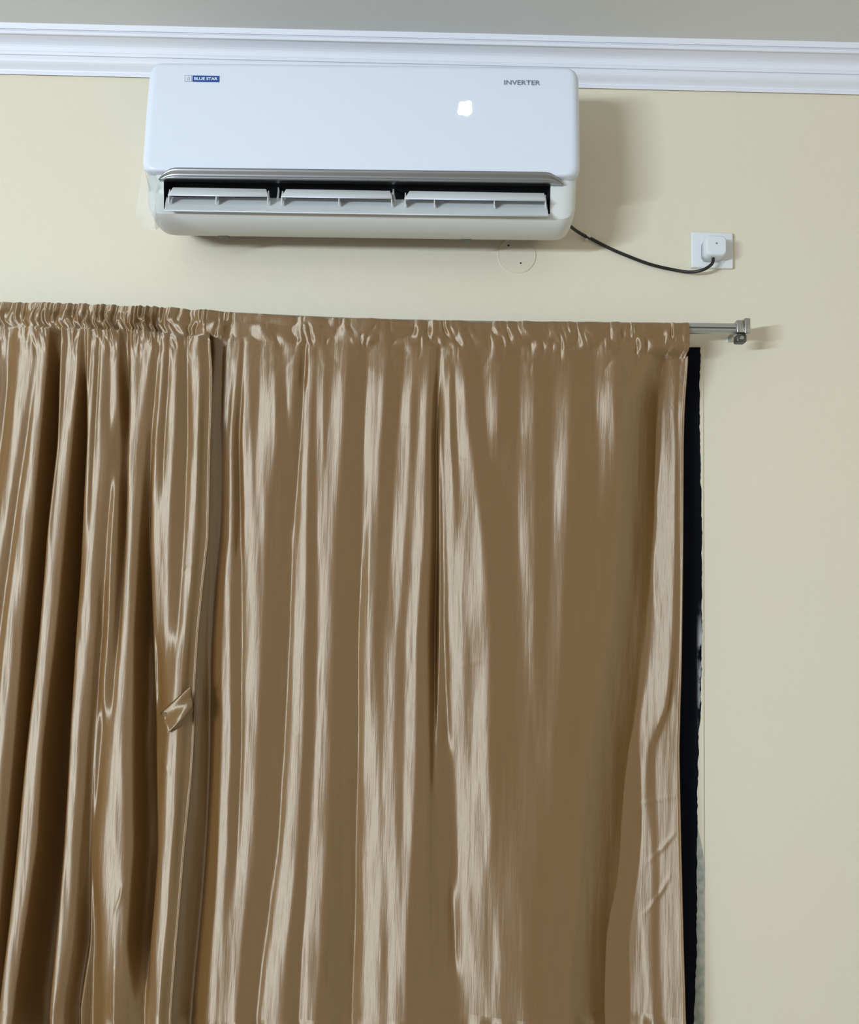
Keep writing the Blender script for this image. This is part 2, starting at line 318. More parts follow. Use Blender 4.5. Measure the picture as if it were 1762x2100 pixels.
def relief(bands, xs, ys):
    MX = .00104
    out = np.zeros((len(ys), len(xs))); rec = np.zeros_like(out); MM = np.zeros_like(out)
    wx, wy_, wz = Pn(xs, np.full(len(xs), 1300.), .11)
    # mirror direction between camera and lamp, as a slope of the cloth
    th = np.zeros(len(xs))
    for i in range(len(xs)):
        p = Vector((wx[i], -.11, wz[i])); h = (CAM-p).normalized() + (LAMP-p).normalized(); th[i] = h.x/h.y
    for j, y in enumerate(ys):
        c = []; fade = []
        yy = max(y, 716)
        for bnd in bands:
            a = np.array(bnd, float)
            lo = 0 if a[0, 0] <= 760 else a[0, 0]; hi = 9999 if a[-1, 0] >= 2060 else a[-1, 0]
            if yy < lo or yy > hi: continue
            # follow the slant of the band above its first key
            q = np.clip(yy, a[0, 0], a[-1, 0]); x = np.interp(q, a[:, 0], a[:, 1])
            if yy < a[0, 0]: x += (yy-a[0, 0])*np.clip((a[1, 1]-a[0, 1])/(a[1, 0]-a[0, 0]), -.15, .1)
            if yy > a[-1, 0]: x += (yy-a[-1, 0])*(a[-1, 1]-a[-2, 1])/(a[-1, 0]-a[-2, 0])
            fade.append(min(1, max(.001, (hi-yy)/110), max(.001, (yy-lo)/110)))
            c.append((x, np.interp(q, a[:, 0], a[:, 2]), min(1, np.interp(q, a[:, 0], a[:, 3])*(1 + .16*np.clip((y-1450)/350, 0, 1)*(np.interp(q, a[:, 0], a[:, 3]) > .45)))))
        od = sorted(range(len(c)), key=lambda q_: c[q_][0]); c = [c[q_] for q_ in od]; fade = [fade[q_] for q_ in od]
        def tone(cc):
            X = []; B = []
            for x, hw, t in cc: X += [x-hw, x+hw]; B += [t, t]
            return np.interp(xs, np.maximum.accumulate(np.array(X)), B)
        bb = tone(c)
        for q_, f_ in enumerate(fade):      # bands that begin or end inside the cloth melt into their neighbours
            if f_ < 1: bb = f_*bb + (1-f_)*tone(c[:q_]+c[q_+1:])
        tl = np.interp([k_[0] for k_ in c], xs, bb); tl = np.where(np.array([k_[0] for k_ in c]) < xs[0], [k_[2] for k_ in c], tl)
        # the darkest folds are tucked back behind their neighbours
        for x, hw, t in c:
            if t < .26:
                dp = min(.090, 2.2*hw*MX*2.5)*min(1, (.30-t)/.2)*min(1, max(0, (hw-1.5)/3.5))
                e = (hw - np.abs(xs-x))/max(2.5, .28*hw) + .5
                rec[j] = np.maximum(rec[j], dp*np.clip(e, 0, 1)**2*(3-2*np.clip(e, 0, 1)))
        m = np.interp(bb, GB, GM)
        mx = [c[0][0]-40] + [c[i][0] for i in range(len(c)) if (i == 0 or tl[i] > tl[i-1]+.04) and (i == len(c)-1 or tl[i] >= tl[i+1]+.04)] + [c[-1][0]+40]
        t = th - m; MM[j] = m
        dx = xs[1]-xs[0]
        for k in range(len(mx)-1):
            s = (xs >= mx[k]) & (xs < mx[k+1]); n = s.sum()
            if n < 2: continue
            mm = m[s]; tt = th[s]
            tot = tt.sum() + mm.sum() - 2*np.cumsum(mm)     # net rise if the crease is at that column
            v = np.argmax(tot <= 0) if (tot <= 0).any() else n
            sg = np.ones(n); sg[:v+1] = -1
            t[s] = tt + sg*mm
        out[j] = t
    out = blur(out, 1.2, 1)
    out = blur(out, 6, 0)
    # bring the slopes back to level through the dull stretches, not the bright ones
    for _ in range(3):
        lp = blur(out, 110/(xs[1]-xs[0]), 1)
        out = out - lp*np.clip(MM**2/np.maximum(blur(MM**2, 110/(xs[1]-xs[0]), 1), .02), 0, 3.0)*.6
    z = np.cumsum(out, 1)*(xs[1]-xs[0])*MX
    z = z - blur(z, 260/(xs[1]-xs[0]), 1)
    zl = blur(z, 20/(xs[1]-xs[0]), 1); z = z - zl + blur(zl, 24, 0)
    return z - blur(blur(rec, 1.6, 1), 4, 0)

TOPY = ([-300, 0, 110, 250, 430, 700, 900, 1410, 1500], [611, 618, 620, 625, 636, 650, 655, 660, 661])
STY = ([-300, 0, 280, 460, 560, 900, 1400], [668, 674, 682, 700, 708, 715, 728])

lcur = empty('curtain', P(200, 640, .10), 'left golden brown satin curtain in tight slanting folds with a tie-back tab', 'curtain')
EL = ([600, 700, 760, 850, 900, 1000, 1100, 1200, 1300, 1400, 1500, 1540, 1600, 1740, 1940, 2070, 2200],
      [431, 430, 433, 431, 429, 427, 425, 414, 404, 398, 396, 394, 390, 376, 359, 349, 344])
def gl(x): return np.clip(1.0 - np.abs(x-330)/900, .3, 1)
def gr(x): return np.interp(x, [400, 600, 800, 1000, 1414], [.8, .55, .36, .28, .26])

def panel_from_edge(root, bands, x0, x1, edge, edge0, base, seed, gather, hem_y, ybot, side, n):
    """panel whose one side follows 'edge'; columns keep a constant fraction of the local width"""
    dx = 1.6
    xs = np.arange(x0, x1+dx, dx)
    ys = np.concatenate([np.arange(700, 800, 3.), np.arange(800, hem_y, 4.), [hem_y]])
    Zf = relief(bands, xs, ys)
    X0, Y0 = np.meshgrid(xs, ys)
    Zf += .0015*vnoise((X0)/18, Y0/140, seed) + .0004*vnoise(X0/7, Y0/70, seed+1) + .004*vnoise(X0/60+Y0/400, Y0/170, seed+2)
    for (cxa, cya), (cxb, cyb), sag, hh in CREASES:
        L_ = math.hypot(cxb-cxa, cyb-cya); ux, uy = (cxb-cxa)/L_, (cyb-cya)/L_
        tt = ((X0-cxa)*ux+(Y0-cya)*uy)/L_; pp = -(X0-cxa)*uy+(Y0-cya)*ux - sag*4*tt*(1-tt)
        Zf += .42*hh*np.exp(-(pp/3.6)**2)*np.sin(np.pi*np.clip(tt, 0, 1))
    Zf += base
    u = np.linspace(0, 1, n)
    def cols(y):
        e = np.interp(y, *edge)
        a = x0+10 if edge0 is None else np.interp(y, *edge0)
        return a + (e-a)*u
    sty_of = lambda xx: np.interp(xx, *STY)
    X = np.array([cols(y) for y in ys]); Z = np.array([np.interp(X[j], xs, Zf[j]) for j in range(len(ys))])
    Y = np.tile(ys[:, None], (1, n)); st = sty_of(X)
    f = np.clip((800-Y)/100, 0, 1); Y = Y + f*(st-700)
    return X, Y, Z, st

def build_panel(root, bands, x0, x1, edge, edge0, base, seed, gather, hem_y, ybot, side, n, rimw=3.5):
    X, Y, Z, st = panel_from_edge(root, bands, x0, x1, edge, edge0, base, seed, gather, hem_y, ybot, side, n)
    def pleats(xx, yy):
        g = gather(xx)
        u = xx/(10 + 14*(1-g)) + 1.6*vnoise(xx/40, yy/60, seed+7)
        a = np.abs(vnoise(u, yy/40, seed+3))*2 + .7*np.abs(vnoise(u*1.9+5, yy/26, seed+4))
        return a*(.0035+.0160*g)
    q = (Y-st)
    fall = np.clip(1-q/70, 0, 1)**1.6
    Z = Z + .8*fall*(pleats(X, Y) - .004) - .004*np.exp(-(q/5.0)**2)
    # ease the drape in to the pocket at the top
    ez = np.clip(q/130, 0, 1); ez = .45+.55*ez*ez*(3-2*ez)
    Z = base + (Z-base)*ez
    e_ = np.interp(Y, *EL)     # where the two curtains overlap they lie close together
    if edge0 is not None:
        k_ = np.clip((e_+48-X)/44, 0, 1); k_ = k_*k_*(3-2*k_)*ez*np.ones_like(X)
        Z = Z*(1-k_) + (.084+.00045*np.clip(e_+48-X, 0, 60)+.002*vnoise(X/9, Y/260, 77))*k_
    else:
        k_ = np.clip((X-e_+24)/20, 0, 1); k_ = k_*k_*(3-2*k_)*ez*.85; Z = np.maximum(Z*(1-k_) + .124*k_, .112*ez*np.clip((X-e_+70)/30, 0, 1))
    # the outer edge of the wide curtain hangs closer to the wall
    off = 0*X if edge0 is None else .038*ez*(lambda q_: q_*q_*(3-2*q_))(np.clip((X-np.interp(Y, [700, 900, 1100, 1300, 1540, 1740, 1940, 2200], [1262, 1262, 1250, 1235, 1195, 1185, 1170, 1165]))/105, 0, 1)); Z = Z - off
    Z = Z.clip(.028, .32)
    # doubled rim on the free side
    rim = np.clip(1-np.abs((X[:, -1:] if side == 'R' else X[:, -1:])-X)/rimw, 0, 1)
    Z = Z + .0018*np.sqrt(rim)
    def grid(name, X, Y, Z, plane=None):
        wx, wy, wz = Pn(X, Y, base if plane is None else plane)
        nr, nc = X.shape
        co = np.stack([wx.ravel(), (-Z).ravel(), wz.ravel()], 1).astype(np.float32)
        me = bpy.data.meshes.new(name)
        i = np.arange(nr*nc).reshape(nr, nc)
        qd = np.stack([i[:-1, :-1], i[1:, :-1], i[1:, 1:], i[:-1, 1:]], -1).reshape(-1)
        nf = len(qd)//4
        me.vertices.add(nr*nc); me.vertices.foreach_set('co', co.ravel())
        me.loops.add(len(qd)); me.loops.foreach_set('vertex_index', qd.astype(np.int32))
        me.polygons.add(nf); me.polygons.foreach_set('loop_start', np.arange(0, len(qd), 4, dtype=np.int32))
        me.polygons.foreach_set('use_smooth', np.ones(nf, bool))
        me.update(calc_edges=True); me.materials.append(M_satin)
        o = bpy.data.objects.new(name, me); link(o, root); o.matrix_parent_inverse = root.matrix_world.inverted()
        return o
    # free edge turns back towards the wall so the cloth shows a thickness
    def fold(X, Y, Z, right):
        xe_ = X[:, -1:] if right else X[:, :1]
        s = 1 if right else -1
        nX = [xe_+s*.8, xe_+s*.9, xe_+s*.2, xe_-s*6]; dz = [-.0012, -.0028, -.0040, -.0050]
        zz = Z[:, -1:] if right else Z[:, :1]; yy = Y[:, -1:] if right else Y[:, :1]
        aX = np.concatenate(nX, 1); aY = np.concatenate([yy]*4, 1); aZ = np.concatenate([(zz+d).clip(.02, 1) for d in dz], 1)
        if not right: return np.concatenate([aX[:, ::-1], X], 1), np.concatenate([aY[:, ::-1], Y], 1), np.concatenate([aZ[:, ::-1], Z], 1)
        return np.concatenate([X, aX], 1), np.concatenate([Y, aY], 1), np.concatenate([Z, aZ], 1)
    ofx = np.concatenate([off]+[off[:, -1:]]*4, 1)
    grid('drape', *fold(X, Y, Z, True), plane=base-ofx)
    # rod pocket
    xs = X[0]; sty = Y[0]; top = np.interp(xs, *TOPY); rows = []
    zs = Z[0]; R = .0165; dr = DR
    for k in range(29):
        t = k/28; yy = sty + (top+13-sty)*t
        bul = dr + R + .003*math.sin(math.pi*min(1, t*1.2)) 
        s = min(1, t/.25); s = s*s*(3-2*s)
        rows.append((yy, zs*(1-s) + s*(bul + pleats(xs, yy)*(1 if t < .75 else 1-(t-.75)*1.6) - .003)))
    for k in range(1, 11):
        a = math.pi*k/10; pl = pleats(xs, top+13)*.6
        rows.append((top+13 - (13+pl*330)*math.sin(a), dr + (R+pl-.003)*math.cos(a)))
    for k in range(1, 5): rows.append((rows[-1][0]+9, np.full(len(xs), dr-R-.003)))
    PY = np.array([r[0] for r in rows]); PZ = np.array([r[1] for r in rows]); PX = np.tile(xs, (len(rows), 1))
    kk = np.arange(len(rows))[:, None]/10.0; kk = np.clip(kk, 0, 1)
    grid('rod_pocket', PX, PY, PZ, base*(1-kk) + (dr+R*.7)*kk)
    hy = np.linspace(hem_y, ybot, 16)
    HX = np.tile(X[-1], (16, 1)); HY = np.tile(hy[:, None], (1, HX.shape[1])); qq = (HY-hem_y)/(ybot-hem_y)
    HZ = np.tile(Z[-1], (16, 1)) + .0022*np.clip(qq*10, 0, 1) + .012*vnoise(HX/24, HY/50, seed+9)*np.clip(qq*5, 0, 1)*(1-.4*qq)
    grid('hem', *fold(HX, HY, HZ, True), plane=base-ofx[-1:])
    return X, Y, Z

XLp, YLp, ZLp = build_panel(lcur, LB, -340, 450, EL, None, .136, 11, gl, 2068, 2165, 'R', 520)
rcur = empty('curtain', P(900, 650, .10), 'wide right golden brown satin curtain hanging in long soft folds beside the black strip', 'curtain')
ER = ([600, 660, 760, 900, 1100, 1300, 1540, 1740, 1940, 2100, 2200],
      [1414, 1414, 1411, 1406, 1403, 1399, 1395, 1397, 1400, 1404, 1406])
EO = ([600, 700, 760, 900, 1100, 1300, 1500, 1800, 2200], [431, 428, 420, 396, 385, 365, 350, 325, 300])
build_panel(rcur, RB, 270, 1440, ER, EO, .100, 29, gr, 2088, 2175, 'R', 820)

# tie-back tab: a folded loop of the same cloth on the left curtain's edge
def zat(px, py):
    j = np.argmin(np.abs(YLp[:, 200]-py)); return float(np.interp(px, XLp[j], ZLp[j]))
TZ = max(zat(x, y) for x in range(335, 398, 6) for y in range(1400, 1510, 10)) + .004
def tab():
    n, mrow = 22, 12
    A = [(391, 1405), (397, 1452)]; B = [(329, 1462), (345, 1503)]
    V = []; Fc = []
    for j in range(mrow+1):
        v = j/mrow
        for i in range(n+1):
            t = i/n
            x = (A[0][0]*(1-v)+A[1][0]*v)*(1-t) + (B[0][0]*(1-v)+B[1][0]*v)*t
            y = (A[0][1]*(1-v)+A[1][1]*v)*(1-t) + (B[0][1]*(1-v)+B[1][1]*v)*t
            d = TZ + .014*math.sin(math.pi*min(1, t*1.05))*(.5+.8*v) + .0035*math.sin(v*9+t*2)*(1-t*.5) + .004*v
            V.append(P(x, y, d))
    for j in range(mrow):
        for i in range(n):
            a = j*(n+1)+i; Fc.append((a, a+1, a+n+2, a+n+1))
    # the far leaf of the loop, closed along the top and the tip
    base = len(V)
    for i in range(n+1):
        t = i/n; x = A[1][0]*(1-t)+B[1][0]*t; y = A[1][1]*(1-t)+B[1][1]*t
        V.append(P(x, y+10*math.sin(math.pi*min(1, t*1.1+.08))**.6, TZ-.003))
    for i in range(n):
        V0 = i; V1 = i+1
        Fc.append((V0, V1, base+i+1, base+i))
    o = mesh('tieback_loop', V, Fc, M_satin, lcur, smooth=True, inv=True)
    s = o.modifiers.new('cloth', 'SOLIDIFY'); s.thickness = .0016
tab()

# ------------------------------------------------------------------ curtain rod and bracket
rod = empty('curtain_rod', P(1450, 674, DR), 'round steel curtain rod carrying both brown curtains below the air conditioner', 'curtain rod')
pb = P(1512, 674.5, DR)
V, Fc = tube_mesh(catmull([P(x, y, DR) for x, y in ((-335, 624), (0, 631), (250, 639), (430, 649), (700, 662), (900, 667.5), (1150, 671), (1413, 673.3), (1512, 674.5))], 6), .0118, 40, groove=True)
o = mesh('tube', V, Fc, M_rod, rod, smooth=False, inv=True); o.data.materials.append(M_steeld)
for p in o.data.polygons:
    if p.normal.y < -.5 and -.40 < p.normal.z < .10: p.material_index = 1  # groove faces darkened: the tube's dark reflection painted in
br = empty('rod_bracket', P(1520, 672, 0), 'steel bracket holding the right end of the curtain rod on the wall', 'bracket')
c = P(1519, 674, DR); k = .00104
box('end_cap', c.x+.003, c.x+.016, -DR-.017, -DR+.017, c.z-.016, c.z+.019, M_steel, br, inv=True, bevel=.002)
box('clamp', c.x-.013, c.x+.003, -DR-.014, -DR+.014, c.z-.0135, c.z+.0150, M_steel, br, inv=True, bevel=.002)
box('arm', c.x-.001, c.x+.011, -DR+.010, -.003, c.z-.006, c.z+.008, M_steel, br, inv=True, bevel=.0015)
box('wall_plate', c.x-.004, c.x+.012, -.003, -.0, c.z-.006, c.z+.008, M_clip, br, inv=True, bevel=.001)
zc = c.z-.026
V, Fc = tube_mesh([Vector((c.x-.012, -DR, zc-.005)), Vector((c.x+.011, -DR, zc-.005))], .009, 6)
box('lock_block', c.x-.013, c.x+.009, -DR-.013, -DR+.010, zc-.008, zc+.009, M_steeld, br, inv=True, bevel=.003)
mesh('set_screw', *tube_mesh([Vector((c.x-.003, -DR-.011, zc)), Vector((c.x-.003, -DR-.017, zc))], .0042, 10), M_steel, br, inv=True)

# ------------------------------------------------------------------ socket, plug, cable, clip
c = P(1459, 516, 0)
so = empty('wall_socket', c, 'square white wall socket plate beside the air conditioner', 'socket')
box('plate', c.x-.0485, c.x+.0475, -.010, 0, c.z-.043, c.z+.043, M_plate, so, inv=True, bevel=.003, seg=3)
box('outlet', c.x-.026, c.x+.026, -.0125, -.008, c.z-.030, c.z+.030, M_plate, so, inv=True, bevel=.001)
c2 = P(1464, 510, .03)
pl = empty('power_plug', c2, 'rounded white power plug with one screw pushed into the wall socket', 'plug')
def rounded_block(name, cx, cz, y0, y1, hw0, hw1, hh0, hh1, r, m, parent, n=5):
    V = []; Fc = []; lay = [(y0, 1.0), (y0+(y1-y0)*.55, .99), (y0+(y1-y0)*.85, .97), (y1-(y1-y0)*.03, .90), (y1, .80)]
    cnt = 4*(n+1)
    for q, (y, s) in enumerate(lay):
        f = q/(len(lay)-1); hw = (hw0*(1-f)+hw1*f)*s; hh = (hh0*(1-f)+hh1*f)*s; rr = r*s
        for (sx, sz, a0) in ((1, 1, 0), (-1, 1, 90), (-1, -1, 180), (1, -1, 270)):
            for i in range(n+1):
                a = math.radians(a0+90*i/n)
                V.append((cx+sx*(hw-rr)+rr*math.cos(a), y, cz+sz*(hh-rr)+rr*math.sin(a)))
    for q in range(len(lay)-1):
        for i in range(cnt): Fc.append((q*cnt+i, q*cnt+(i+1) % cnt, (q+1)*cnt+(i+1) % cnt, (q+1)*cnt+i))
    Fc += [tuple(range(cnt)), tuple((len(lay)-1)*cnt+i for i in range(cnt))]
    return mesh(name, V, Fc, m, parent, smooth=True, inv=True)
o = rounded_block('plug_body', c2.x, c2.z, -.0125, -.050, .0235, .0245, .025, .0245, .012, M_plug, pl)
o.modifiers.new('ws', 'WEIGHTED_NORMAL')
mesh('plug_screw', *tube_mesh([Vector((c2.x, -.0495, c2.z+.004)), Vector((c2.x, -.0508, c2.z+.004))], .0022, 10), M_grey, pl, inv=True)
cp = [(1160, 452, .075), (1168, 462, .055), (1183, 474, .022), (1200, 484, .008), (1213, 490, .006), (1240, 504, .006), (1270, 518, .006), (1330, 541, .006), (1380, 553, .008), (1415, 558, .018), (1440, 554, .030), (1455, 546, .034), (1462, 538, .035), (1463, 526, .035)]
path = catmull([P(*p) for p in cp], 6)
o = mesh('power_cable', *tube_mesh(path, .0037, 12), M_cable, None, smooth=True)
tag(o, 'black power cable drooping from the air conditioner to the white plug', 'cable')
q = P(1206, 487, .0)
cl = empty('cable_clip', q, 'small cream cable clip nailed to the wall on the black cable', 'cable clip')
d = (P(1213, 490, 0)-P(1200, 484, 0)).normalized(); nrm = Vector((0, 0, 1)) - d*d.z; nrm.normalize()
V = []
for s in (-1, 1):
    for a in range(0, 181, 20):
        r_ = .0065; ang = math.radians(a)
        V.append(q + d*(.0055*s) + nrm*(r_*math.cos(ang)) + Vector((0, -1, 0))*(.004+r_*math.sin(ang)))
    V.append(q + d*(.0055*s) - nrm*.0065); V.append(q + d*(.0055*s) + nrm*.0065)
n = len(V)//2
mesh('saddle', V, [(i, (i+1) % n, n+(i+1) % n, n+i) for i in range(n)] + [tuple(range(n)), tuple(range(n, 2*n))], M_clip, cl, inv=True)
nc = q - nrm*.009
mesh('nail', *tube_mesh([nc, nc+Vector((0, -.008, 0))], .0028, 8), M_steel, cl, inv=True)
box('nail_lug', nc.x-.004, nc.x+.004, -.006, 0, nc.z-.003, nc.z+.007, M_clip, cl, inv=True, bevel=.001)

# round plastered patch with two small holes
c = P(1060, 524, 0)
pt = empty('hole_cover', c, 'flat round cover painted like the wall under the air conditioner', 'cover')
V = []; Fc = []; n = 48
for r_, y in ((.0445, 0), (.0445, -.0014), (.0432, -.0022), (.0422, -.0012), (.0415, -.0012)):
    for i in range(n): a = 2*math.pi*i/n; V.append((c.x+r_*math.cos(a), y, c.z+r_*math.sin(a)))
for q_ in range(4):
    for i in range(n): Fc.append((q_*n+i, q_*n+(i+1) % n, (q_+1)*n+(i+1) % n, (q_+1)*n+i))
Fc.append(tuple(4*n+i for i in range(n)))
mesh('disc', V, Fc, M_wall, pt, inv=True)
for (hx, hy, r_) in ((1068, 540, .0022), (1043, 504, .0026)):
    h = P(hx, hy, 0); mesh('screw_hole', *tube_mesh([h+Vector((0, -.0010, 0)), h+Vector((0, -.0016, 0))], r_, 10), M_steeld, pt, inv=True)

# ------------------------------------------------------------------ black strip beside the curtain
M_tape = mat('black_strip', (0.004, 0.005, 0.009), 0.9)
M_tape.node_tree.nodes['Principled BSDF'].inputs['Specular IOR Level'].default_value = .12
nt = M_tape.node_tree; N = nt.nodes.new; L = nt.links.new; bs = nt.nodes['Principled BSDF']
zt, zb = P(1435, 1235, 0).z, P(1435, 1500, 0).z; xr = P(1434, 1380, 0).x
tc = N('ShaderNodeTexCoord'); sp = N('ShaderNodeSeparateXYZ'); L(tc.outputs['Object'], sp.inputs[0])
no = N('ShaderNodeTexNoise'); no.inputs['Scale'].default_value = 55; no.inputs['Detail'].default_value = 5
mpn = N('ShaderNodeMapping'); mpn.inputs['Scale'].default_value = (1, 1, .4); L(tc.outputs['Object'], mpn.inputs[0]); L(mpn.outputs[0], no.inputs['Vector'])
def rng(src, a, b_):
    r = N('ShaderNodeMapRange'); r.interpolation_type = 'SMOOTHSTEP'; r.inputs[1].default_value = a; r.inputs[2].default_value = b_; L(src, r.inputs[0]); return r.outputs[0]
def mul(a, b_, op='MULTIPLY'):
    m_ = N('ShaderNodeMath'); m_.operation = op; L(a, m_.inputs[0]); L(b_, m_.inputs[1]); return m_.outputs[0]
wear = mul(mul(rng(sp.outputs[2], zb-.01, zb+.06), rng(sp.outputs[2], zt+.01, zt-.10)), rng(sp.outputs[0], xr-.008, xr+.003))
wear = mul(wear, rng(no.outputs[0], .42, .55))
mx = N('ShaderNodeMix'); mx.data_type = 'RGBA'; L(wear, mx.inputs[0]); mx.inputs[6].default_value = (.004, .005, .009, 1); mx.inputs[7].default_value = (.50, .53, .55, 1)
L(mx.outputs[2], bs.inputs['Base Color'])
RE = ([712, 800, 860, 1000, 1100, 1200, 1330, 1450, 1500, 1620, 1750, 1900, 2000, 2100, 2300], [1437, 1435, 1436, 1438, 1440, 1440, 1440, 1438, 1434, 1431, 1430, 1429, 1428, 1424, 1420])
ys = np.arange(712, 2300, 2.5); V = []; Fc = []
rj = 1.6*vnoise(ys/7, ys*0, 5)+2.2*vnoise(ys/23, ys*0, 6)
for i, y in enumerate(ys):
    xr_ = np.interp(y, *RE)+rj[i]; xl_ = 1388
    t0 = -2*math.sin(i) if i == 0 else 0
    V += [P(xl_, y+t0, .0032), P(xl_, y, .0046), P(xr_-.6, y, .0046), P(xr_, y, .0032)]
for i in range(len(ys)-1):
    a = i*4; Fc += [(a+k_, a+k_+1, a+k_+5, a+k_+4) for k_ in range(3)] + [(a+3, a, a+4, a+7)]
Fc += [(0, 1, 2, 3)]
o = mesh('fabric_strip', V, Fc, M_tape)
tag(o, 'long black ragged-edged strip running down the wall beside the right curtain', 'strip')
# painted frame board under it and the grey residue along it
V = []; Fc = []
for y in (716, 2300):
    xq = np.interp(y, [716, 1400, 2100, 2300], [1443, 1446, 1446, 1446])
    V += [P(1360, y, 0), P(1360, y, .0031), P(xq-1.5, y, .0031), P(xq, y, .0018), P(xq, y, 0)]
Fc = [(i, i+1, i+6, i+5) for i in range(4)] + [(0, 1, 2, 3, 4), (5, 6, 7, 8, 9)]
o = mesh('trim_2', V, Fc, M_wall); o['kind'] = 'structure'
M_res = noisy(mat('grey_residue', (0.30, 0.33, 0.30), 0.8), 60, .9, (0.50, 0.48, 0.38), 0.0005, 200)
ys = np.arange(1700, 2300, 4); V = []; Fc = []
for i, y in enumerate(ys):
    a = min(1, (y-1700)/60.); xr_ = 1432+12.5*a+1.2*float(vnoise(np.array([y/9.]), np.array([0.]), 8)[0])
    V += [P(1420, y, .0033), P(xr_-1, y, .0036), P(xr_, y, .0033)]
for i in range(len(ys)-1):
    a = i*3; Fc += [(a, a+1, a+4, a+3), (a+1, a+2, a+5, a+4)]
o = mesh('adhesive_residue', V, Fc, M_res); tag(o, 'rough grey adhesive residue along the lower right edge of the black strip', 'residue')

# ------------------------------------------------------------------ air conditioner
ACL, ACR, ACT = P(299, 240, .2), P(1190, 250, .2), P(743, 128, .19)
cx = (ACL.x+ACR.x)/2; HWD = (ACR.x-ACL.x)/2
A0 = Vector((cx, 0, P(743, 300, .2).z))
TILT = math.radians(-0.75)
ac = empty('air_conditioner', A0, 'white wall-mounted split air conditioner with its louvre open below the cornice', 'air conditioner', (0, TILT, 0))
bpy.context.view_layer.update()
Mi = ac.matrix_world.inverted()
def Q(px, py, d):
    """point of the unit, in its own frame, seen at that place of the photograph"""
    return Mi @ P(px, py, d)
zt_ = Q(743, 130, .19).z; zpb = Q(743, 350, .212).z; zot = Q(743, 368, .2).z; zch = Q(743, 441, .175).z; zbt = Q(743, 486, .10).z
# body, lofted side to side; the middle stations carry the outlet notch
def zq(y, d): return Q(743, y, d).z
sec = [(.004, zt_-.012), (.10, zt_-.008), (.165, zt_-.012), (.178, zt_-.030), (.190, zt_-.08), (.197, zpb+.03), (.199, zpb), (.197, zot),
       (.196, zot-.010), (.194, zot-.025), (.190, zot-.042), (.187, zq(434, .187)), (.185, zq(444, .185)), (.178, zq(452, .178)), (.166, zq(462, .166)), (.149, zq(473, .149)),
       (.128, zq(482, .128)), (.104, zq(487, .104)), (.08, zq(488, .08)), (.04, zq(484, .04)), (.004, zq(480, .004))]
zch = sec[11][1]
notch = {8: (.10, zot-.002), 9: (.05, zot-.03), 10: (.075, zch+.004)}
secN = [notch.get(i, s) for i, s in enumerate(sec)]
oL, oR = Q(336, 380, .195).x, Q(1129, 385, .195).x
dcx, dcz = .07, (zt_+zbt)/2
r_ = .036; st = []
for e in (0, .0015, .005, .011, .019, .028, .036): st.append((-HWD+.004+e, e, sec))
st += [(oL-.0001, 1, sec), (oL, 1, secN)]
st += [(oL+(oR-oL)*t, 1, secN) for t in (.25, .5, .75)]
st += [(oR, 1, secN), (oR+.0001, 1, sec)]
for e in (.036, .028, .019, .011, .005, .0015, 0): st.append((HWD-.004-e, e, sec))
V = []; Fc = []; n = len(sec)
for x, e, s in st:
    ins = r_ - math.sqrt(max(0, r_*r_-(r_-min(e, r_))**2))
    for (d, z) in s:
        vx, vz = d-dcx, z-dcz; 
        nz = max(min(vz, .155), -.155)
        z2 = z - math.copysign(min(ins, abs(vz)*.9), vz)*(abs(vz)/.155)**1.5
        d2 = d - min(ins*.55, d)*(1 if d > .09 else 0)
        V.append((x, -d2, z2))
for i in range(len(st)-1):
    for k_ in range(n): Fc.append((i*n+k_, i*n+(k_+1) % n, (i+1)*n+(k_+1) % n, (i+1)*n+k_))
Fc += [tuple(range(n)), tuple((len(st)-1)*n+i for i in range(n))]
body = mesh('body_shell', V, Fc, M_acb, ac, smooth=True)
body.data.materials.append(M_dark)
for p in body.data.polygons:       # inside of the outlet is black
    c_ = p.center
    if oL-.0002 < c_.x < oR+.0002 and zch-.002 < c_.z < zot+.001 and -c_.y < .1915 and p.index < (len(st)-1)*n:
        p.material_index = 1
if hasattr(body.data, 'set_sharp_from_angle'): body.data.set_sharp_from_angle(angle=math.radians(32))
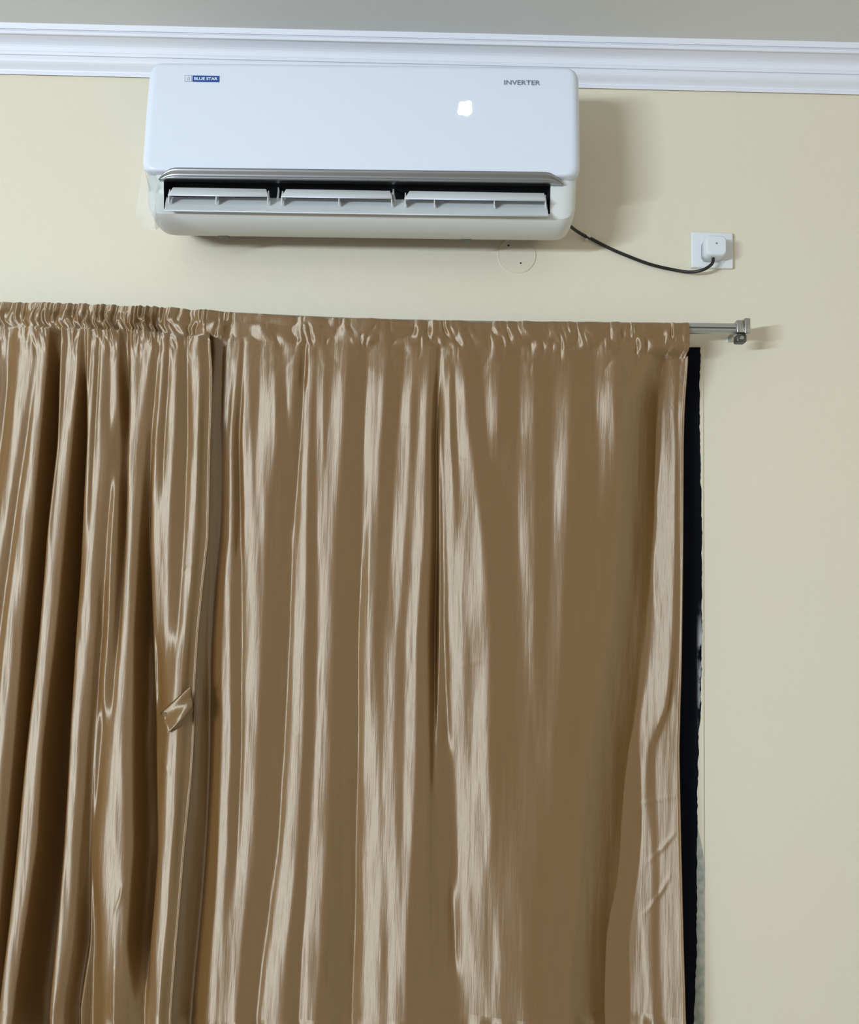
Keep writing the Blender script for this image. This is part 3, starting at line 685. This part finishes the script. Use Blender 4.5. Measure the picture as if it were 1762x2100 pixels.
# front panel
def panel():
    x0, x1 = -HWD, HWD; z0, z1 = Q(743, 358, .21).z, zt_; R1, R0 = .036, .024; T = .016
    nu, nv = 110, 44; V = []; Fc = []
    def surf(z):
        t = (z-z0)/(z1-z0)
        return .216 - .006*(t**1.0) - .010*t**3 - .030*max(0, (t-.93)/.07)**2.5
    us = [x0+(x1-x0)*(.5-.5*math.cos(math.pi*i/nu)) for i in range(nu+1)]
    vs = [z0+(z1-z0)*(.5-.5*math.cos(math.pi*j/nv)) for j in range(nv+1)]
    for j, z in enumerate(vs):
        for x in us:
            # rounded-rectangle limits at this height
            R_ = R1 if z > (z0+z1)/2 else R0
            dz = min(z1-z, z-z0); ins = R_ - math.sqrt(max(0, R_*R_-(R_-min(dz, R_))**2))
            xx = x*(HWD-ins)/HWD
            e = min(HWD-ins-abs(xx), dz+.0)
            rr = .020; rd = rr - math.sqrt(max(0, rr*rr-(rr-min(max(HWD-ins-abs(xx), 0), rr))**2))
            rb = .006; rd2 = rb - math.sqrt(max(0, rb*rb-(rb-min(z-z0, rb))**2))
            V.append((xx, -(surf(z)-rd-rd2), z))
    for j in range(nv):
        for i in range(nu):
            a = j*(nu+1)+i; Fc.append((a, a+1, a+nu+2, a+nu+1))
    per = [i for i in range(nu+1)] + [j*(nu+1)+nu for j in range(1, nv+1)] + [nv*(nu+1)+i for i in range(nu-1, -1, -1)] + [j*(nu+1) for j in range(nv-1, 0, -1)]
    b0 = len(V)
    for i in per: x, y, z = V[i]; V.append((x, min(y+.03, -.165), z))
    m_ = len(per)
    for i in range(m_): Fc.append((per[i], per[(i+1) % m_], b0+(i+1) % m_, b0+i))
    Fc.append(tuple(b0+i for i in range(m_)))
    o = mesh('front_panel', V, Fc, M_ac, ac, smooth=True)
    if hasattr(o.data, 'set_sharp_from_angle'): o.data.set_sharp_from_angle(angle=math.radians(50))
    return surf
surf = panel()
# chrome bar below the panel: half round, tapering at both ends
V = []; Fc = []
ca, cb = Q(322, 363, .215), Q(1157, 373, .215); NS = 90; hgt = .0225
for i in range(NS+1):
    x = ca.x+(cb.x-ca.x)*i/NS; e = min(x-ca.x, cb.x-x)
    s = 1-(1-min(1, e/.042))**2.2; s = max(s, .05)
    zb_ = ca.z*(1-i/NS)+cb.z*i/NS
    for (d, z) in ((.196, 0), (.2120, -.0003), (.2140, .0010), (.2138, .0032), (.2118, .0045), (.2150, .0085), (.2185, .0125), (.2205, .0155), (.2195, .0190), (.214, hgt), (.196, hgt)):
        V.append((x, -(.196+(d-.196)*(.35+.65*s)), zb_+z*s))
n = 11
for i in range(NS):
    for k_ in range(n): Fc.append((i*n+k_, i*n+(k_+1) % n, (i+1)*n+(k_+1) % n, (i+1)*n+k_))
Fc += [tuple(range(n)), tuple(NS*n+i for i in range(n))]
mesh('chrome_trim', V, Fc, M_chrome, ac, smooth=True)

# louvre: main blade, three small blades on fins
def quadbar(name, p00, p10, p01, p11, th, parent, m=M_flap, bev=.0006):
    """thin plate through four points"""
    a = (p10-p00); b_ = (p01-p00); nn = a.cross(b_).normalized()*th/2
    pts = [p00-nn, p10-nn, p11-nn, p01-nn, p00+nn, p10+nn, p11+nn, p01+nn]
    return mesh(name, pts, BOXF, m, parent, bevel=bev)
def line(x, xa, ya, xb, yb): return ya+(yb-ya)*(x-xa)/(xb-xa)
yb = lambda x: line(x, 337, 431, 1125, 443)
yt = lambda x: line(x, 345, 404, 1120, 413)
V = []; Fc = []; sec2 = [(-.02, .180, .12), (.05, .183, 0), (.35, .190, 0), (.7, .199, 0), (1, .208, 0)]
for k_, x in enumerate((337, 600, 860, 1125)):
    row = []
    for t, d, _ in sec2:
        xx = x+(4 if x == 337 else (-4 if x == 1125 else 0))*(1-t)
        y = yt(x)+(yb(x)-yt(x))*t
        row.append(Q(xx, y, d))
    V += row + [p+Vector((0, .0022, -.0012)) for p in reversed(row)]
n = 10
for i in range(3):
    for k_ in range(n): Fc.append((i*n+k_, i*n+(k_+1) % n, (i+1)*n+(k_+1) % n, (i+1)*n+k_))
Fc += [tuple(range(n)), tuple(3*n+i for i in range(n))]
flap = mesh('louvre', V, Fc, M_flap, ac)
mesh('lip', *tube_mesh([Q(337, 431.5, .2085), Q(600, 436, .2085), Q(860, 440, .2085), Q(1125, 443.5, .2085)], .0013, 8), M_ac, flap, smooth=True)  # paler plastic paints in the light this thin edge catches
def ly(y, x): return y + (x-340)*.0150
for (xa, xb, fins) in ((345, 550, (346, 443, 549)), (577, 804, (578, 695, 803)), (830, 1120, (831, 891, 1014, 1119))):
    # small blade: outward leaning plate with a lip, its caught light painted by paler plastic
    mesh('lip', *tube_mesh([Q(xa-.5, ly(400, xa), .2135), Q(xb+.5, ly(400, xb), .2135)], .0013, 8), M_ac, flap, smooth=True)
    quadbar('small_blade', Q(xa+10, ly(385, xa), .199), Q(xb-4, ly(385, xb), .199), Q(xa, ly(399.5, xa), .213), Q(xb, ly(399.5, xb), .213), .0022, flap)
    for f_ in fins:
        a, b_, c_, d_ = Q(f_, ly(399, f_), .2125), Q(f_, ly(417, f_), .2015), Q(f_, ly(405, f_), .186), Q(f_, ly(388, f_), .199)
        t_ = .0011
        pts = [a+Vector((-t_, 0, 0)), b_+Vector((-t_, 0, 0)), Vector((b_.x-t_, c_.y, c_.z)), Vector((b_.x-t_, d_.y, d_.z))]
        pts += [p+Vector((2*t_, 0, 0)) for p in pts]
        mesh('fin', pts, BOXF, M_flap, flap)
for xa, s_ in ((571, 1), (808, -1)):
    a, b_ = Q(xa, ly(371, xa), .150), Q(xa-2*s_, ly(407, xa), .186)
    mesh('pivot_arm', *tube_mesh([a, (a+b_)/2+Vector((.002*s_, 0, 0)), b_], [.0022, .0022, .003], 8), M_flap, ac, smooth=True)
# inner vertical vanes deep in the duct
for k_ in range(14):
    x = oL+.03+(oR-oL-.06)*k_/13
    box('vane', x-.0007, x+.0007, -.095, -.060, zot-.028, zot-.004, M_dark, ac)
# small notches below, their shaded recesses painted as dark blocks
for xx, yy in ((457, 480), (957, 488)):
    q = Q(xx, yy, .10); box('painted_notch', q.x-.011, q.x+.011, q.y-.004, q.y+.02, zbt-.0008, zbt+.004, M_steeld, ac, bevel=.001)

# prints and display on the front panel
def front(px, py, lift=0.0004):
    q = Q(px, py, .214); q = Q(px, py, surf(q.z)+lift); return q
def flat(name, pts, m, parent, lift=.0004, th=.0003):
    V = [front(x, y, lift) for x, y in pts]; n = len(V); V += [v+Vector((0, th+lift, 0)) for v in V]
    return mesh(name, V, [tuple(range(n)), tuple(range(n, 2*n))] + [(i, (i+1) % n, n+(i+1) % n, n+i) for i in range(n)], m, parent)
def text(name, s, x0, x1, yc, h, m, parent, lift, extra=0.0, bold=0.0, shear=0):
    cu = bpy.data.curves.new(name, 'FONT'); cu.body = s; cu.size = 1; cu.extrude = 0; cu.offset = bold; cu.resolution_u = 3; cu.shear = shear
    o = bpy.data.objects.new(name, cu); link(o); bpy.context.view_layer.update()
    me = bpy.data.meshes.new_from_object(o.evaluated_get(bpy.context.evaluated_depsgraph_get())); bpy.data.objects.remove(o)
    vs = [v.co.copy() for v in me.vertices]; ax = min(v.x for v in vs); bx_ = max(v.x for v in vs); ay = min(v.y for v in vs); by = max(v.y for v in vs)
    for v in me.vertices:
        px = x0+(v.co.x-ax)/(bx_-ax)*(x1-x0); py = yc + (px-(x0+x1)/2)*.0125 + h/2 - (v.co.y-ay)/(by-ay)*h
        v.co = front(px, py, lift)
    me.materials.clear(); me.materials.append(m)
    o = bpy.data.objects.new(name, me); link(o, parent); return o
bd = flat('logo_badge', [(395.2, 154.6), (450, 155.6), (449.8, 168.4), (394.9, 167.4)], M_blue, ac, .0004)
t_ = text('lettering', 'BLUE STAR', 398.5, 446.5, 161.3, 6.0, M_white, bd, .0008, bold=.03); t_['label'] = 'white lettering on the blue badge'
fr = flat('emblem_frame', [(379, 154), (393.6, 154.2), (393.4, 167.6), (378.8, 167.3)], M_lgrey, ac, .0003)
flat('emblem_field', [(380.2, 155.2), (392.6, 155.4), (392.4, 166.4), (380, 166.1)], M_ac, fr, .0006)
V = []
def star(cx_, cy_, R_, r__):
    return [(cx_+(R_ if i % 2 == 0 else r__)*math.sin(i*math.pi/5), cy_-(R_ if i % 2 == 0 else r__)*math.cos(i*math.pi/5)) for i in range(10)]
flat('star', star(386.3, 161.2, 4.8, 2.4), M_lgrey, fr, .0009)
flat('star_centre', star(386.3, 161.2, 2.7, 1.2), M_ac, fr, .0012)
t_ = text('model_lettering', 'INVERTER', 1034, 1108, 169.3, 9.6, M_grey, ac, .0006, bold=.012); t_['label'] = 'dark grey lettering INVERTER'
# lit temperature display: two thick overlapping digits
def stroke(pts, w_):
    bm = bmesh.new()
    for i in range(len(pts)-1):
        (xa, ya), (xb, yb_) = pts[i], pts[i+1]
        L_ = math.hypot(xb-xa, yb_-ya); ang = math.atan2(yb_-ya, xb-xa); ring = []
        for k_ in range(24):
            a = 2*math.pi*k_/24; ex = (xb if math.cos(a) > 0 else xa); ey = (yb_ if math.cos(a) > 0 else ya)
            ring.append((ex+w_*math.cos(a+ang), ey+w_*math.sin(a+ang)))
        vs = [bm.verts.new(front(x, y, .0006+.00002*i)) for x, y in ring]; bm.faces.new(vs)
    return bm
dg = empty  # noqa
bm = bmesh.new()
me = bpy.data.meshes.new('display_digits')
allv, allf = [], []
for pts, w_ in (([(947.5, 213.5), (946.5, 221), (944.5, 229.5)], 5.2), ([(961.5, 212.2), (954, 215), (951, 221), (951.5, 228), (957.5, 231.5), (962, 227.5), (961.8, 222), (955.5, 220.5), (952, 224)], 5.6)):
    b2 = stroke(pts, w_); b2.verts.ensure_lookup_table(); b2.verts.index_update(); off_ = len(allv)
    allv += [v.co.copy() for v in b2.verts]; allf += [tuple(off_+v.index for v in f.verts) for f in b2.faces]; b2.free()
o = mesh('display_digits', allv, allf, M_led, ac); o['label'] = 'glowing white temperature digits'

# clear packing film hanging from the unit's left end
M_film = bpy.data.materials.new('clear_film'); M_film.use_nodes = True
nt = M_film.node_tree; b = nt.nodes['Principled BSDF']; out = nt.nodes['Material Output']
b.inputs['Base Color'].default_value = (.80, .80, .78, 1); b.inputs['Roughness'].default_value = .25
tr = nt.nodes.new('ShaderNodeBsdfTransparent'); mxs = nt.nodes.new('ShaderNodeMixShader'); mxs.inputs[0].default_value = .34
nt.links.new(tr.outputs[0], mxs.inputs[1]); nt.links.new(b.outputs[0], mxs.inputs[2]); nt.links.new(mxs.outputs[0], out.inputs['Surface'])
lx_ = ([348, 380, 420, 440, 455, 476], [291, 288, 280, 278, 290, 304]); rx_ = ([348, 400, 440, 476], [297, 316, 322, 330])
V = []; Fc = []; nr, nc = 40, 22
for j in range(nr):
    y = 348+(466-348)*j/(nr-1)
    for i in range(nc):
        t = i/(nc-1); x = np.interp(y, *lx_)*(1-t)+np.interp(y, *rx_)*t
        yy = y + (9*math.sin(t*3.1)*max(0, (j/nr-.6))*2)
        d = .11+.105*min(1, t*1.3)+.008*math.sin(t*9+j*.22)+.005*math.sin(j*.5+t*4)
        V.append(P(x, yy, d))
for j in range(nr-1):
    for i in range(nc-1): a = j*nc+i; Fc.append((a, a+1, a+nc+1, a+nc))
o = mesh('plastic_film', V, Fc, M_film, None, smooth=True)
tag(o, 'crumpled clear plastic film hanging off the left end of the air conditioner', 'plastic film')
